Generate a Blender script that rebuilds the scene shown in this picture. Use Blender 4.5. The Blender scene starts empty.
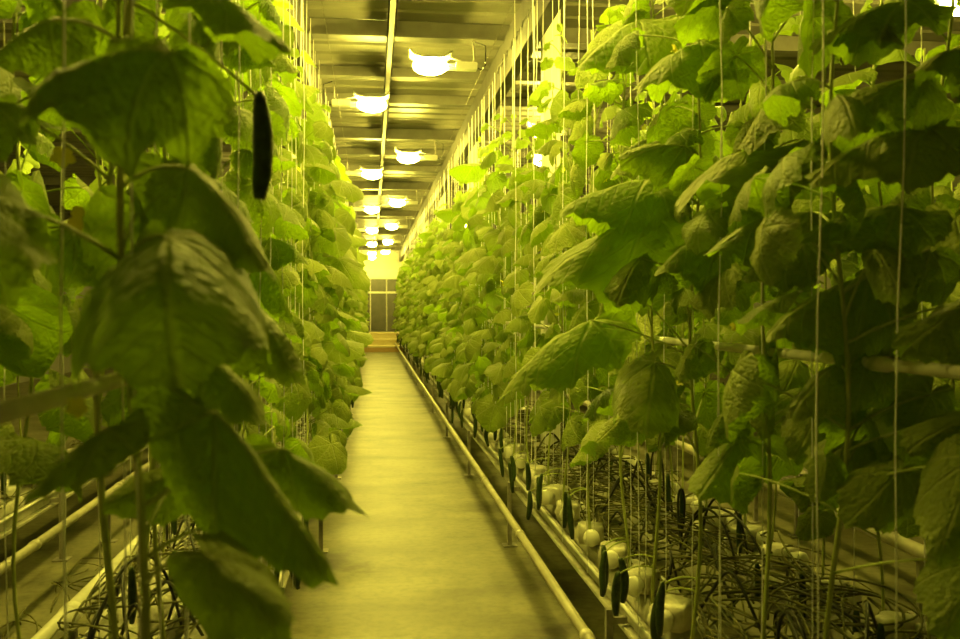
import bpy, bmesh, math, random
from mathutils import Vector, Matrix, noise

PI = math.pi
D = bpy.data
COL = bpy.context.scene.collection
SC = bpy.context.scene

# ------------------------------------------------------------------ camera
FPX = 900.0                       # focal length in pixels of the 960 wide frame
YAW = math.atan(108.0 / FPX)      # the aisle's vanishing point lies 108 px beside the centre
PITCH = math.atan(11.5 / FPX)
EYE = Vector((0.0, 0.0, 1.5))
cam_data = D.cameras.new('camera')
cam_data.sensor_width = 36.0
cam_data.lens = FPX * 36.0 / 960.0
cam_data.clip_start = 0.05
cam_data.clip_end = 120
cam_data.dof.use_dof = True
cam_data.dof.focus_distance = 5.2
cam_data.dof.aperture_fstop = 4.5
cam = D.objects.new('camera', cam_data)
COL.objects.link(cam)
cam.location = EYE
cam.rotation_euler = (PI / 2 - PITCH, 0, -YAW)
SC.camera = cam
ROT = cam.rotation_euler.to_matrix()


def at(px, py, d):
    """world point seen at pixel (px, py) at optical depth d"""
    v = Vector(((px - 480.0) / FPX * d, (319.5 - py) / FPX * d, -d))
    return EYE + ROT @ v


# ------------------------------------------------------------------ world, exposure
world = D.worlds.new('world')
SC.world = world
world.use_nodes = True
world.node_tree.nodes['Background'].inputs[0].default_value = (1.0, 0.85, 0.2, 1)
world.node_tree.nodes['Background'].inputs[1].default_value = 0.0
SC.view_settings.view_transform = 'Standard'
SC.view_settings.look = 'None'
SC.view_settings.exposure = 0.0
SC.view_settings.gamma = 1.0
LAMP_POWER = 520.0
LAMP_COLOR = (1.0, 0.82, 0.10)

# ------------------------------------------------------------------ materials


def nt(name):
    m = D.materials.new(name)
    m.use_nodes = True
    t = m.node_tree
    t.nodes.clear()
    return m, t, t.nodes, t.links


def ramp(N, stops):
    r = N.new('ShaderNodeValToRGB')
    e = r.color_ramp.elements
    while len(e) < len(stops):
        e.new(0.5)
    for i, (p, c) in enumerate(stops):
        e[i].position = p
        e[i].color = (*c, 1) if len(c) == 3 else c
    return r


def simple(name, c1, c2, rough=0.5, metallic=0.0, scale=8.0, bump=0.0, detail=5.0, coords='Object', stretch=(1, 1, 1), spec=0.4):
    m, t, N, L = nt(name)
    o = N.new('ShaderNodeOutputMaterial')
    b = N.new('ShaderNodeBsdfPrincipled')
    tc = N.new('ShaderNodeTexCoord')
    mp = N.new('ShaderNodeMapping')
    mp.inputs['Scale'].default_value = stretch
    nz = N.new('ShaderNodeTexNoise')
    nz.inputs['Scale'].default_value = scale
    nz.inputs['Detail'].default_value = detail
    r = ramp(N, [(0.32, c1), (0.68, c2)])
    L.new(tc.outputs[coords], mp.inputs[0])
    L.new(mp.outputs[0], nz.inputs['Vector'])
    L.new(nz.outputs['Fac'], r.inputs[0])
    L.new(r.outputs[0], b.inputs['Base Color'])
    b.inputs['Roughness'].default_value = rough
    b.inputs['Metallic'].default_value = metallic
    b.inputs['Specular IOR Level'].default_value = spec
    if bump:
        bp = N.new('ShaderNodeBump')
        bp.inputs['Strength'].default_value = bump
        bp.inputs['Distance'].default_value = 0.01
        L.new(nz.outputs['Fac'], bp.inputs['Height'])
        L.new(bp.outputs[0], b.inputs['Normal'])
    L.new(b.outputs[0], o.inputs[0])
    return m


def leaf_material(name, top1, top2, under, trans, vein, tfac):
    """cucumber leaf: UV carries the flat leaf coordinates, so veins stay on the leaf"""
    m, t, N, L = nt(name)

    def math_(op, a, b=None, c=None):
        n = N.new('ShaderNodeMath')
        n.operation = op
        for i, v in enumerate((a, b, c)):
            if v is None:
                continue
            if isinstance(v, (int, float)):
                n.inputs[i].default_value = v
            else:
                L.new(v, n.inputs[i])
        return n.outputs[0]

    def mixc(f, a, b):
        n = N.new('ShaderNodeMix')
        n.data_type = 'RGBA'
        for s, v in ((0, f), (6, a), (7, b)):
            if isinstance(v, (int, float)):
                n.inputs[s].default_value = v
            elif isinstance(v, tuple):
                n.inputs[s].default_value = (*v, 1)
            else:
                L.new(v, n.inputs[s])
        return n.outputs[2]

    o = N.new('ShaderNodeOutputMaterial')
    uv = N.new('ShaderNodeUVMap')
    uv.uv_map = 'UVMap'
    sp = N.new('ShaderNodeSeparateXYZ')
    L.new(uv.outputs[0], sp.inputs[0])
    x, y = sp.outputs[0], sp.outputs[1]
    rho = math_('SQRT', math_('ADD', math_('MULTIPLY', x, x), math_('MULTIPLY', y, y)))
    phi = math_('ABSOLUTE', math_('ARCTAN2', x, y))
    pp = math_('PINGPONG', phi, 0.436)
    dist = math_('MULTIPLY', pp, rho)
    # side veins leave the main veins at a slant
    sec = math_('PINGPONG', math_('SUBTRACT', rho, math_('MULTIPLY', dist, 1.1)), 0.075)
    mr1 = N.new('ShaderNodeMapRange')
    L.new(dist, mr1.inputs[0])
    mr1.inputs[1].default_value = 0.006
    mr1.inputs[2].default_value = 0.026
    mr1.inputs[3].default_value = 1.0
    mr1.inputs[4].default_value = 0.0
    mr2 = N.new('ShaderNodeMapRange')
    L.new(sec, mr2.inputs[0])
    mr2.inputs[1].default_value = 0.003
    mr2.inputs[2].default_value = 0.013
    mr2.inputs[3].default_value = 0.45
    mr2.inputs[4].default_value = 0.0
    veins = math_('MAXIMUM', mr1.outputs[0], mr2.outputs[0])
    oi = N.new('ShaderNodeObjectInfo')
    at_ = N.new('ShaderNodeAttribute')
    at_.attribute_name = 'rnd'
    rnd = math_('FRACT', math_('ADD', oi.outputs['Random'], at_.outputs['Fac']))
    nz = N.new('ShaderNodeTexNoise')
    nz.inputs['Scale'].default_value = 4.0
    nz.inputs['Detail'].default_value = 6.0
    L.new(uv.outputs[0], nz.inputs['Vector'])
    fine = N.new('ShaderNodeTexVoronoi')
    fine.inputs['Scale'].default_value = 17.0
    L.new(uv.outputs[0], fine.inputs['Vector'])
    f = math_('ADD', math_('MULTIPLY', nz.outputs['Fac'], 0.6), math_('MULTIPLY', rnd, 0.5))
    top = mixc(f, top1, top2)
    top = mixc(math_('MULTIPLY', veins, 0.55), top, vein)
    geo = N.new('ShaderNodeNewGeometry')
    col = mixc(geo.outputs['Backfacing'], top, mixc(math_('MULTIPLY', veins, 0.6), under, vein))
    tr = mixc(math_('MULTIPLY', veins, 0.5), mixc(f, trans, tuple(c * 0.72 for c in trans)), tuple(c * 0.6 for c in trans))
    h = math_('ADD', math_('MULTIPLY', veins, -0.9), math_('MULTIPLY', fine.outputs['Distance'], -0.9))
    h = math_('ADD', h, math_('MULTIPLY', nz.outputs['Fac'], 0.8))
    bp = N.new('ShaderNodeBump')
    bp.inputs['Strength'].default_value = 0.6
    bp.inputs['Distance'].default_value = 0.009
    L.new(h, bp.inputs['Height'])
    b = N.new('ShaderNodeBsdfPrincipled')
    b.inputs['Roughness'].default_value = 0.55
    b.inputs['Specular IOR Level'].default_value = 0.25
    L.new(col, b.inputs['Base Color'])
    L.new(bp.outputs[0], b.inputs['Normal'])
    tl = N.new('ShaderNodeBsdfTranslucent')
    L.new(tr, tl.inputs[0])
    L.new(bp.outputs[0], tl.inputs['Normal'])
    ms = N.new('ShaderNodeMixShader')
    ms.inputs[0].default_value = tfac
    L.new(b.outputs[0], ms.inputs[1])
    L.new(tl.outputs[0], ms.inputs[2])
    L.new(ms.outputs[0], o.inputs[0])
    return m


M = {}
M['leaf'] = leaf_material('leaf', (0.11, 0.15, 0.018), (0.31, 0.34, 0.07), (0.22, 0.30, 0.07), (0.36, 0.58, 0.010), (0.48, 0.52, 0.16), 0.42)
M['young'] = leaf_material('young_leaf', (0.26, 0.38, 0.04), (0.38, 0.48, 0.07), (0.32, 0.42, 0.08), (0.46, 0.68, 0.03), (0.50, 0.56, 0.16), 0.45)
M['stem'] = simple('stem', (0.28, 0.33, 0.08), (0.42, 0.46, 0.14), 0.55, scale=30, bump=0.3)
M['petiole'] = simple('petiole', (0.30, 0.37, 0.08), (0.42, 0.48, 0.13), 0.55, scale=30)
M['cucumber'] = simple('cucumber_skin', (0.014, 0.028, 0.005), (0.035, 0.062, 0.012), 0.42, scale=60, bump=0.5, spec=0.35)
M['flower'] = simple('petal', (0.85, 0.78, 0.05), (0.95, 0.90, 0.10), 0.6, scale=40)
M['dry'] = simple('dry_vine', (0.20, 0.17, 0.07), (0.38, 0.34, 0.14), 0.75, scale=25, bump=0.3)
M['vine'] = simple('bare_vine', (0.035, 0.038, 0.012), (0.16, 0.15, 0.055), 0.7, scale=25, bump=0.3)
M['twine'] = simple('twine', (0.86, 0.86, 0.84), (0.94, 0.94, 0.92), 0.35, scale=200)
M['film'] = simple('white_film', (0.38, 0.36, 0.29), (0.62, 0.60, 0.50), 0.35, scale=22, bump=1.0)
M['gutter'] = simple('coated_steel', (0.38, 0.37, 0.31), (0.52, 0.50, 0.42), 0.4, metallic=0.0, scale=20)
M['pipe'] = simple('painted_pipe', (0.36, 0.34, 0.26), (0.50, 0.47, 0.37), 0.4, scale=9, bump=0.15)
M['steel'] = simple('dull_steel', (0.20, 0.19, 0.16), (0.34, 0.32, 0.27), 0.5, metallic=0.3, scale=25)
M['hose'] = simple('black_hose', (0.012, 0.012, 0.010), (0.03, 0.03, 0.025), 0.45, scale=30)
M['white'] = simple('white_paint', (0.66, 0.66, 0.60), (0.76, 0.75, 0.68), 0.45, scale=6)
M['ceiling'] = simple('ceiling_sheet', (0.17, 0.165, 0.13), (0.23, 0.22, 0.175), 0.45, scale=2.5, stretch=(0.4, 3, 1))
M['beam'] = simple('grey_beam', (0.05, 0.048, 0.04), (0.085, 0.08, 0.065), 0.5, scale=7)
M['purlin'] = simple('pale_steel_beam', (0.12, 0.115, 0.09), (0.17, 0.165, 0.13), 0.5, scale=7)
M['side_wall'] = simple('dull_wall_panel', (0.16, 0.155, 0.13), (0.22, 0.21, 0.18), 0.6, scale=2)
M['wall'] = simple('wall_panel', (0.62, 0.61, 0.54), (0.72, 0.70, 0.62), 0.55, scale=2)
M['door'] = simple('dark_door', (0.05, 0.05, 0.042), (0.085, 0.08, 0.07), 0.35, scale=4)
M['wood'] = simple('pale_wood', (0.46, 0.38, 0.20), (0.62, 0.53, 0.31), 0.6, scale=5, stretch=(1, 12, 12), bump=0.2)
M['wood_red'] = simple('worn_wood', (0.40, 0.24, 0.10), (0.52, 0.33, 0.15), 0.6, scale=5, stretch=(1, 12, 12))
M['aluminium'] = simple('aluminium', (0.72, 0.72, 0.70), (0.82, 0.82, 0.80), 0.3, metallic=0.6, scale=12)
M['plastic'] = simple('white_plastic', (0.70, 0.69, 0.60), (0.82, 0.80, 0.70), 0.3, scale=30)


def floor_material():
    m, t, N, L = nt('concrete_floor')
    o = N.new('ShaderNodeOutputMaterial')
    b = N.new('ShaderNodeBsdfPrincipled')
    tc = N.new('ShaderNodeTexCoord')
    n1 = N.new('ShaderNodeTexNoise')
    n1.inputs['Scale'].default_value = 1.6
    n1.inputs['Detail'].default_value = 9
    n1.inputs['Roughness'].default_value = 0.65
    n2 = N.new('ShaderNodeTexNoise')
    n2.inputs['Scale'].default_value = 22
    n2.inputs['Detail'].default_value = 6
    mp = N.new('ShaderNodeMapping')
    mp.inputs['Scale'].default_value = (0.8, 2.0, 1.0)      # faint cross streaks from sweeping
    n3 = N.new('ShaderNodeTexNoise')
    n3.inputs['Scale'].default_value = 1.3
    n3.inputs['Detail'].default_value = 4
    L.new(tc.outputs['Object'], n1.inputs['Vector'])
    L.new(tc.outputs['Object'], n2.inputs['Vector'])
    L.new(tc.outputs['Object'], mp.inputs[0])
    L.new(mp.outputs[0], n3.inputs['Vector'])
    r1 = ramp(N, [(0.33, (0.055, 0.048, 0.022)), (0.43, (0.150, 0.142, 0.075)), (0.62, (0.215, 0.205, 0.115))])
    L.new(n1.outputs['Fac'], r1.inputs[0])
    r2 = ramp(N, [(0.30, (0.72, 0.72, 0.70)), (0.55, (1, 1, 1))])
    L.new(n2.outputs['Fac'], r2.inputs[0])
    r3 = ramp(N, [(0.36, (0.62, 0.60, 0.54)), (0.55, (1, 1, 1))])
    L.new(n3.outputs['Fac'], r3.inputs[0])
    last = r1.outputs[0]
    for r in (r2, r3):
        mx = N.new('ShaderNodeMix')
        mx.data_type = 'RGBA'
        mx.blend_type = 'MULTIPLY'
        mx.inputs[0].default_value = 1.0
        L.new(last, mx.inputs[6])
        L.new(r.outputs[0], mx.inputs[7])
        last = mx.outputs[2]
    L.new(last, b.inputs['Base Color'])
    b.inputs['Roughness'].default_value = 0.55
    b.inputs['Specular IOR Level'].default_value = 0.35
    bp = N.new('ShaderNodeBump')
    bp.inputs['Strength'].default_value = 0.2
    bp.inputs['Distance'].default_value = 0.01
    L.new(n2.outputs['Fac'], bp.inputs['Height'])
    L.new(bp.outputs[0], b.inputs['Normal'])
    L.new(b.outputs[0], o.inputs[0])
    return m


M['floor'] = floor_material()


def bulb_material():
    m, t, N, L = nt('sodium_bulb')
    o = N.new('ShaderNodeOutputMaterial')
    e = N.new('ShaderNodeEmission')
    e.inputs[0].default_value = (*LAMP_COLOR, 1)
    e.inputs[1].default_value = LAMP_POWER
    L.new(e.outputs[0], o.inputs[0])
    return m


M['bulb'] = bulb_material()

# ------------------------------------------------------------------ mesh helpers


class MB:
    def __init__(self):
        self.v, self.f, self.uv, self.r = [], [], None, None

    def box(self, x0, x1, y0, y1, z0, z1):
        n = len(self.v)
        self.v += [(x0, y0, z0), (x1, y0, z0), (x1, y1, z0), (x0, y1, z0), (x0, y0, z1), (x1, y0, z1), (x1, y1, z1), (x0, y1, z1)]
        self.f += [tuple(n + i for i in q) for q in ((0, 3, 2, 1), (4, 5, 6, 7), (0, 1, 5, 4), (1, 2, 6, 5), (2, 3, 7, 6), (3, 0, 4, 7))]
        return self

    def tube(self, pts, rad, sides=6, caps=True):
        pts = [Vector(p) for p in pts]
        n = len(pts)
        rad = [rad] * n if isinstance(rad, (int, float)) else rad
        base = len(self.v)
        t0 = (pts[1] - pts[0]).normalized()
        up = Vector((0, 0, 1)) if abs(t0.z) < 0.9 else Vector((1, 0, 0))
        u = t0.cross(up).normalized()
        for i, p in enumerate(pts):
            t = (pts[min(i + 1, n - 1)] - pts[max(i - 1, 0)])
            t = t.normalized() if t.length > 1e-9 else t0
            u = (u - t * u.dot(t))
            u = u.normalized() if u.length > 1e-6 else t.orthogonal().normalized()
            w = t.cross(u)
            for k in range(sides):
                a = 2 * PI * k / sides
                self.v.append(tuple(p + (u * math.cos(a) + w * math.sin(a)) * rad[i]))
        for i in range(n - 1):
            for k in range(sides):
                a, b = base + i * sides + k, base + i * sides + (k + 1) % sides
                self.f.append((a, b, b + sides, a + sides))
        if caps:
            self.f.append(tuple(base + k for k in reversed(range(sides))))
            self.f.append(tuple(base + (n - 1) * sides + k for k in range(sides)))
        return self

    def grid(self, rows, close=False):
        """rows of points with one length each"""
        base, w = len(self.v), len(rows[0])
        for r in rows:
            self.v += [tuple(p) for p in r]
        for i in range(len(rows) - 1):
            for k in range(w if close else w - 1):
                a, b = base + i * w + k, base + i * w + (k + 1) % w
                self.f.append((a, b, b + w, a + w))
        return self

    def add(self, verts, faces):
        n = len(self.v)
        self.v += [tuple(p) for p in verts]
        self.f += [tuple(n + i for i in q) for q in faces]

    def mesh(self, name, mat, smooth=True, bevel=0.0):
        me = D.meshes.new(name)
        me.from_pydata(self.v, [], self.f)
        if bevel:
            bm = bmesh.new()
            bm.from_mesh(me)
            es = [e for e in bm.edges if len(e.link_faces) == 2 and e.calc_face_angle(0) > 0.5]
            bmesh.ops.bevel(bm, geom=es, offset=bevel, segments=2, affect='EDGES', clamp_overlap=True)
            bm.to_mesh(me)
            bm.free()
        if smooth:
            me.polygons.foreach_set('use_smooth', [True] * len(me.polygons))
        if self.uv:
            ul = me.uv_layers.new(name='UVMap')
            vi = [0] * len(me.loops)
            me.loops.foreach_get('vertex_index', vi)
            ul.data.foreach_set('uv', [c for i in vi for c in self.uv[i]])
        if self.r:
            a = me.attributes.new('rnd', 'FLOAT', 'POINT')
            a.data.foreach_set('value', self.r)
        me.materials.append(M[mat] if isinstance(mat, str) else mat)
        me.update()
        return me

    def build(self, name, mat, parent=None, smooth=True, bevel=0.0):
        return link(name, self.mesh(name, mat, smooth, bevel), parent)


def link(name, me, parent=None, loc=None):
    o = D.objects.new(name, me)
    COL.objects.link(o)
    if parent is not None:
        o.parent = parent
    if loc is not None:
        o.location = loc
    return o


def tag(o, label, cat, group=None, kind=None):
    o['label'] = label
    o['category'] = cat
    if group:
        o['group'] = group
    if kind:
        o['kind'] = kind
    return o


def thing(name, label, cat, loc=(0, 0, 0), group=None):
    o = D.objects.new(name, None)
    COL.objects.link(o)
    o.location = loc
    o.empty_display_size = 0.05
    return tag(o, label, cat, group)


def struct(name, mb, mat, smooth=False, bevel=0.0):
    o = mb.build(name, mat, None, smooth, bevel)
    o['kind'] = 'structure'
    return o


def copy_tree(o, parent=None):
    c = o.copy()
    COL.objects.link(c)
    if parent is not None:
        c.parent = parent
    for ch in KIDS.get(o.name, ()):
        copy_tree(ch, c)
    return c


KIDS = {}


def note_kids(root):
    KIDS[root.name] = list(root.children)
    for ch in root.children:
        note_kids(ch)


# ------------------------------------------------------------------ layout (metres; x across, y along the aisle)
L_A, L_B, L_C = -0.42, -0.84, -2.05        # stem lines left of the aisle
R_A, R_B, R_C = 0.98, 1.58, 2.95           # stem lines right of it
Y0, Y1 = -2.0, 31.0                        # the rows
YW = 35.0                                  # far wall
XW0, XW1 = -7.0, 8.5
ZC = 3.75
WIRE_Z = 3.30

# ------------------------------------------------------------------ setting
struct('floor', MB().box(XW0, XW1, -3.0, YW + 0.2, -0.1, 0.0), 'floor')

mb = MB()                                   # corrugated ceiling sheet, ribs across the aisle
prof, y = [], -3.0
while y < YW:
    prof += [(y, ZC), (y + 0.20, ZC), (y + 0.23, ZC + 0.016), (y + 0.27, ZC + 0.016)]
    y += 0.30
mb.grid([[(XW0, a, b) for a, b in prof], [(XW1, a, b) for a, b in prof]])
mb.grid([[(XW0, a, b + 0.06) for a, b in prof], [(XW1, a, b + 0.06) for a, b in prof]])
struct('ceiling', mb, 'ceiling')
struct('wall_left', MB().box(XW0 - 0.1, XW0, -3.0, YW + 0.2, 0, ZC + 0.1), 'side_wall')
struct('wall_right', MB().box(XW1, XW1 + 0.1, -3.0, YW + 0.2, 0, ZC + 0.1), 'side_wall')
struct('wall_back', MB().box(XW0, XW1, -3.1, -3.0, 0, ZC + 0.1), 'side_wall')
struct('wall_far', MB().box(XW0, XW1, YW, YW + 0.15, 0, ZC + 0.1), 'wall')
struct('trim_1', MB().box(-1.2, 1.6, YW - 0.10, YW, 2.62, 2.98), 'white', bevel=0.01)    # pale lintel box over the door

dr = D.objects.new('door_1', None)
COL.objects.link(dr)
dr.location = (0.2, YW - 0.07, 0.62)
dr['kind'] = 'structure'
for sx in (-0.62, 0.0, 0.62):
    x0 = 0.05 + sx - 0.29
    MB().box(x0, x0 + 0.58, 0.0, 0.05, 0.0, 1.44).build('door_panel', 'door', dr, False, 0.01)
    MB().box(x0, x0 + 0.58, 0.0, 0.05, 1.52, 1.98).build('window_panel', 'door', dr, False, 0.01)
MB().box(-0.9, 1.0, -0.02, 0.04, 1.445, 1.515).build('door_rail', 'white', dr, False, 0.006)

# wooden steps up to the door
st = thing('wooden_steps', 'pale wooden steps leading up to the dark door at the end of the aisle', 'steps', (0.25, 30.8, 0))
for i in range(3):
    z, yy = 0.2 * (i + 1), 0.9 * i
    MB().box(-0.95, 0.95, yy - 0.03, yy + 0.95 + (0.5 if i == 2 else 0), z - 0.05, z).build('tread', 'wood', st, False, 0.006)
    MB().box(-0.92, 0.92, yy, yy + 0.04, z - 0.2 if i else 0.0, z - 0.051).build('riser', 'wood_red' if i == 0 else 'wood', st, False, 0.004)

# ceiling steelwork
LAMPS_R = [2.95, 6.95, 11.2, 16.0, 20.7, 25.6, 30.2]
LAMPS_L = [3.7, 8.33, 12.65, 17.2, 21.8, 26.5, 31.0, 33.5]  # the last is an added lamp that brightens the far wall
for yy in sorted(LAMPS_R + LAMPS_L + [0.2, 5.2, 9.4, 14.1]):
    mb = MB()
    big = yy in LAMPS_R
    h = 0.13 if big else 0.09
    mb.box(XW0, XW1, yy + 0.16, yy + 0.22, ZC - h, ZC - 0.001)
    mb.box(XW0, XW1, yy + 0.10, yy + 0.22, ZC - h - 0.012, ZC - h)      # bottom flange
    struct('ceiling_beam', mb, 'purlin')
mb = MB().box(0.12, 0.178, -3.0, YW, ZC - 0.155, ZC - 0.145)             # long tray under the cross beams
mb.box(0.12, 0.13, -3.0, YW, ZC - 0.155, ZC - 0.10)
mb.box(0.168, 0.178, -3.0, YW, ZC - 0.155, ZC - 0.10)
struct('ceiling_beam', mb, 'beam')


def perforated_beam(x, s):
    """C-channel with a line of round holes along its web; s = side of the flanges"""
    mb = MB()
    z0, z1, zc, r, step = 3.31, 3.62, 3.465, 0.035, 0.24
    yy = 0.8
    K = 12
    mb.box(x - 0.004, x + 0.004, -3.0, yy, z0, z1)
    while yy < YW - step:
        sq, hole = [], []
        for k in range(K):
            a = 2 * PI * (k + 0.5) / K
            c, q = math.cos(a), math.sin(a)
            m_ = max(abs(c), abs(q))
            sq.append((yy + step / 2 + c / m_ * step / 2, zc + q / m_ * (z1 - z0) / 2))
            hole.append((yy + step / 2 + c * r, zc + q * r))
        # corners of the square cell
        for k in range(K):
            a, b = k, (k + 1) % K
            quad = [sq[a], sq[b], hole[b], hole[a]]
            mb.add([(x, p, q) for p, q in quad], [(0, 1, 2, 3)])
            if abs(sq[a][0] - sq[b][0]) > 1e-6 and abs(sq[a][1] - sq[b][1]) > 1e-6:
                e = [(sq[a][0], sq[b][1]), (sq[b][0], sq[a][1])]
                cc = max(e, key=lambda p: abs(p[0] - yy - step / 2) / step + abs(p[1] - zc) / (z1 - z0))
                mb.add([(x, *sq[a]), (x, *cc), (x, *sq[b])], [(0, 1, 2)])
        yy += step
    xa, xb = (x, x + 0.09) if s > 0 else (x - 0.09, x)
    mb.box(xa, xb, -3.0, YW, z1 - 0.002, z1 + 0.008)
    mb.box(xa, xb, -3.0, YW, z0 - 0.008, z0 + 0.002)
    mb.box(xa, xb, 0, YW, z1 + 0.008, z1 + 0.014)
    struct('ceiling_beam', mb, 'beam')


perforated_beam(1.04, 1)
perforated_beam(-0.50, -1)

# white square columns between the twin lines of plants
for x in (1.27, -0.74):
    for yy in (6.35, 11.4, 16.4, 21.4, 26.4) if x > 0 else (8.9, 13.9, 18.9):
        mb = MB().box(x - 0.06, x + 0.06, yy - 0.06, yy + 0.06, 0, ZC)
        mb.box(x - 0.10, x + 0.10, yy - 0.10, yy + 0.10, 0, 0.012)
        struct('column', mb, 'white', bevel=0.006)

# ------------------------------------------------------------------ lamps


def make_lamp(x, y, side, label, z=3.36):
    """open sodium fixture: bulb lies across, socket box on the outer side"""
    t = thing('grow_lamp', label, 'lamp', (x, y, z))
    mb = MB()
    rows = []
    for i in range(9):                                   # reflector: shallow upturned trough with flared tips
        u = -1 + 2 * i / 8
        row = []
        for k in range(9):
            w = -1 + 2 * k / 8
            row.append((0.185 * u, 0.10 * w, 0.075 - 0.03 * w * w + 0.045 * abs(u) ** 4))
        rows.append(row)
    mb.grid(rows)
    mb.grid([[(a, b, c + 0.004) for a, b, c in r] for r in rows])
    mb.v = [(a * 0.88, b, c) for a, b, c in mb.v]
    mb.build('reflector', 'aluminium', t)
    prof = [(-0.155, 0.004), (-0.145, 0.03), (-0.10, 0.062), (-0.03, 0.078), (0.04, 0.075), (0.10, 0.055), (0.14, 0.03), (0.15, 0.02)]  # bulb swollen beyond true size to imitate its glow
    if side < 0:
        prof = [(-a, r) for a, r in reversed(prof)]
    MB().tube([(a * 0.88, 0, 0.0) for a, r in prof], [r * 0.9 for a, r in prof], 12).build('bulb', 'bulb', t)
    mb = MB().tube([(side * 0.13, 0, 0), (side * 0.20, 0, 0)], 0.026, 12)
    mb.box(*sorted((side * 0.19, side * 0.36)), -0.045, 0.045, -0.02, 0.035)
    mb.build('ballast', 'white', t, False, 0.006)
    top = ZC - z - 0.15
    mb = MB().tube([(side * 0.32, 0, 0.03), (side * 0.34, 0, 0.06), (side * 0.34, 0.05, top - 0.05), (side * 0.34, 0.13, top)], 0.008, 8)
    mb.tube([(side * 0.32, 0, 0.04), (side * 0.22, 0, 0.055), (side * 0.10, 0, 0.078)], 0.006, 6)
    mb.build('bracket', 'steel', t)
    cd = MB()
    cd.tube([(side * 0.36, 0, 0.0), (side * 0.40, 0, -0.015), (side * 0.43, 0.02, 0.03), (side * 0.44, 0.1, 0.2), (side * 0.36, 0.14, top)], 0.005, 6)
    cd.build('cable', 'hose', t)
    return t


ORD = ['first', 'second', 'third', 'fourth', 'fifth', 'sixth', 'seventh', 'eighth', 'ninth', 'tenth', 'eleventh', 'twelfth', 'thirteenth', 'fourteenth', 'fifteenth', 'sixteenth']
for i, y in enumerate(LAMPS_R):
    make_lamp(0.45, y, 1, f'glowing sodium lamp above the aisle, {ORD[i]} from the camera in the right-hand line')
for i, y in enumerate(LAMPS_L):
    make_lamp(0.0, y, -1, f'glowing sodium lamp above the aisle, {ORD[i]} from the camera in the left-hand line')
for i, (x, y) in enumerate([(1.95, 5.2), (1.80, 9.4), (2.15, 11.2), (2.0, 16.0), (2.2, 20.7)]):  # first one is an added lamp, hidden by leaves, lighting the white column
    make_lamp(x, y, 1, f'glowing sodium lamp beyond the right-hand plants, {ORD[i]} from the camera in the next aisle')
make_lamp(3.6, 5.2, -1, 'glowing sodium lamp at the top right corner behind the leaves', 3.38)
for i, (x, y) in enumerate([(-1.6, 2.95), (-1.45, 5.2), (-1.6, 9.4), (-1.45, 14.1)]):  # first one is an added lamp to brighten the pipe and leaves there
    make_lamp(x, y, -1, f'glowing sodium lamp behind the left-hand plants, {ORD[i]} from the camera')

# ------------------------------------------------------------------ gutters, pipes, slabs


def straight_pipe(name, x, z, r, label, cat, ya=Y0, yb=Y1, mat='pipe', bands=True, legs=None):
    t = thing(name, label, cat, (x, 0, 0))
    MB().tube([(0, ya, z), (0, yb, z)], r, 14).build('tube', mat, t)
    yy = ya + 0.7
    if bands:
        while yy < min(yb, 14):
            MB().tube([(0, yy, z), (0, yy + 0.05, z)], r + 0.004, 14).build('sleeve', mat, t)
            yy += 1.5
    if legs:
        yy = ya + 0.4
        while yy < min(yb, 20):
            mb = MB().box(-0.012, 0.012, yy - 0.012, yy + 0.012, 0.0, z - r)
            mb.box(-0.05, 0.05, yy - 0.03, yy + 0.03, 0.0, 0.008)
            mb.box(-r, r, yy - 0.012, yy + 0.012, z - r - 0.012, z - r)
            mb.build('support', 'steel', t, False)
            yy += legs
    return t


straight_pipe('heating_pipe', 0.785, 0.29, 0.021, 'slim pale heating pipe along the floor edge right of the aisle', 'pipe')
straight_pipe('heating_pipe', -1.03, 0.45, 0.033, 'thick pale pipe crossing the lower left corner behind the leaves', 'pipe', mat='plastic', legs=1.9)
straight_pipe('heating_pipe', -1.68, 0.31, 0.024, 'pale pipe beyond the bare floor on the far left', 'pipe', legs=1.9)
straight_pipe('heating_pipe', 2.66, 0.31, 0.036, 'thick pale pipe beyond the right-hand slabs in shade', 'pipe', legs=1.9)
straight_pipe('grow_pipe', -0.40, 1.386, 0.0125, 'pale pipe at mid height among the left-hand leaves', 'pipe', mat='plastic')
straight_pipe('grow_pipe', 1.03, 1.386, 0.0125, 'pale pipe at mid height among the right-hand leaves', 'pipe', mat='plastic')


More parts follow.
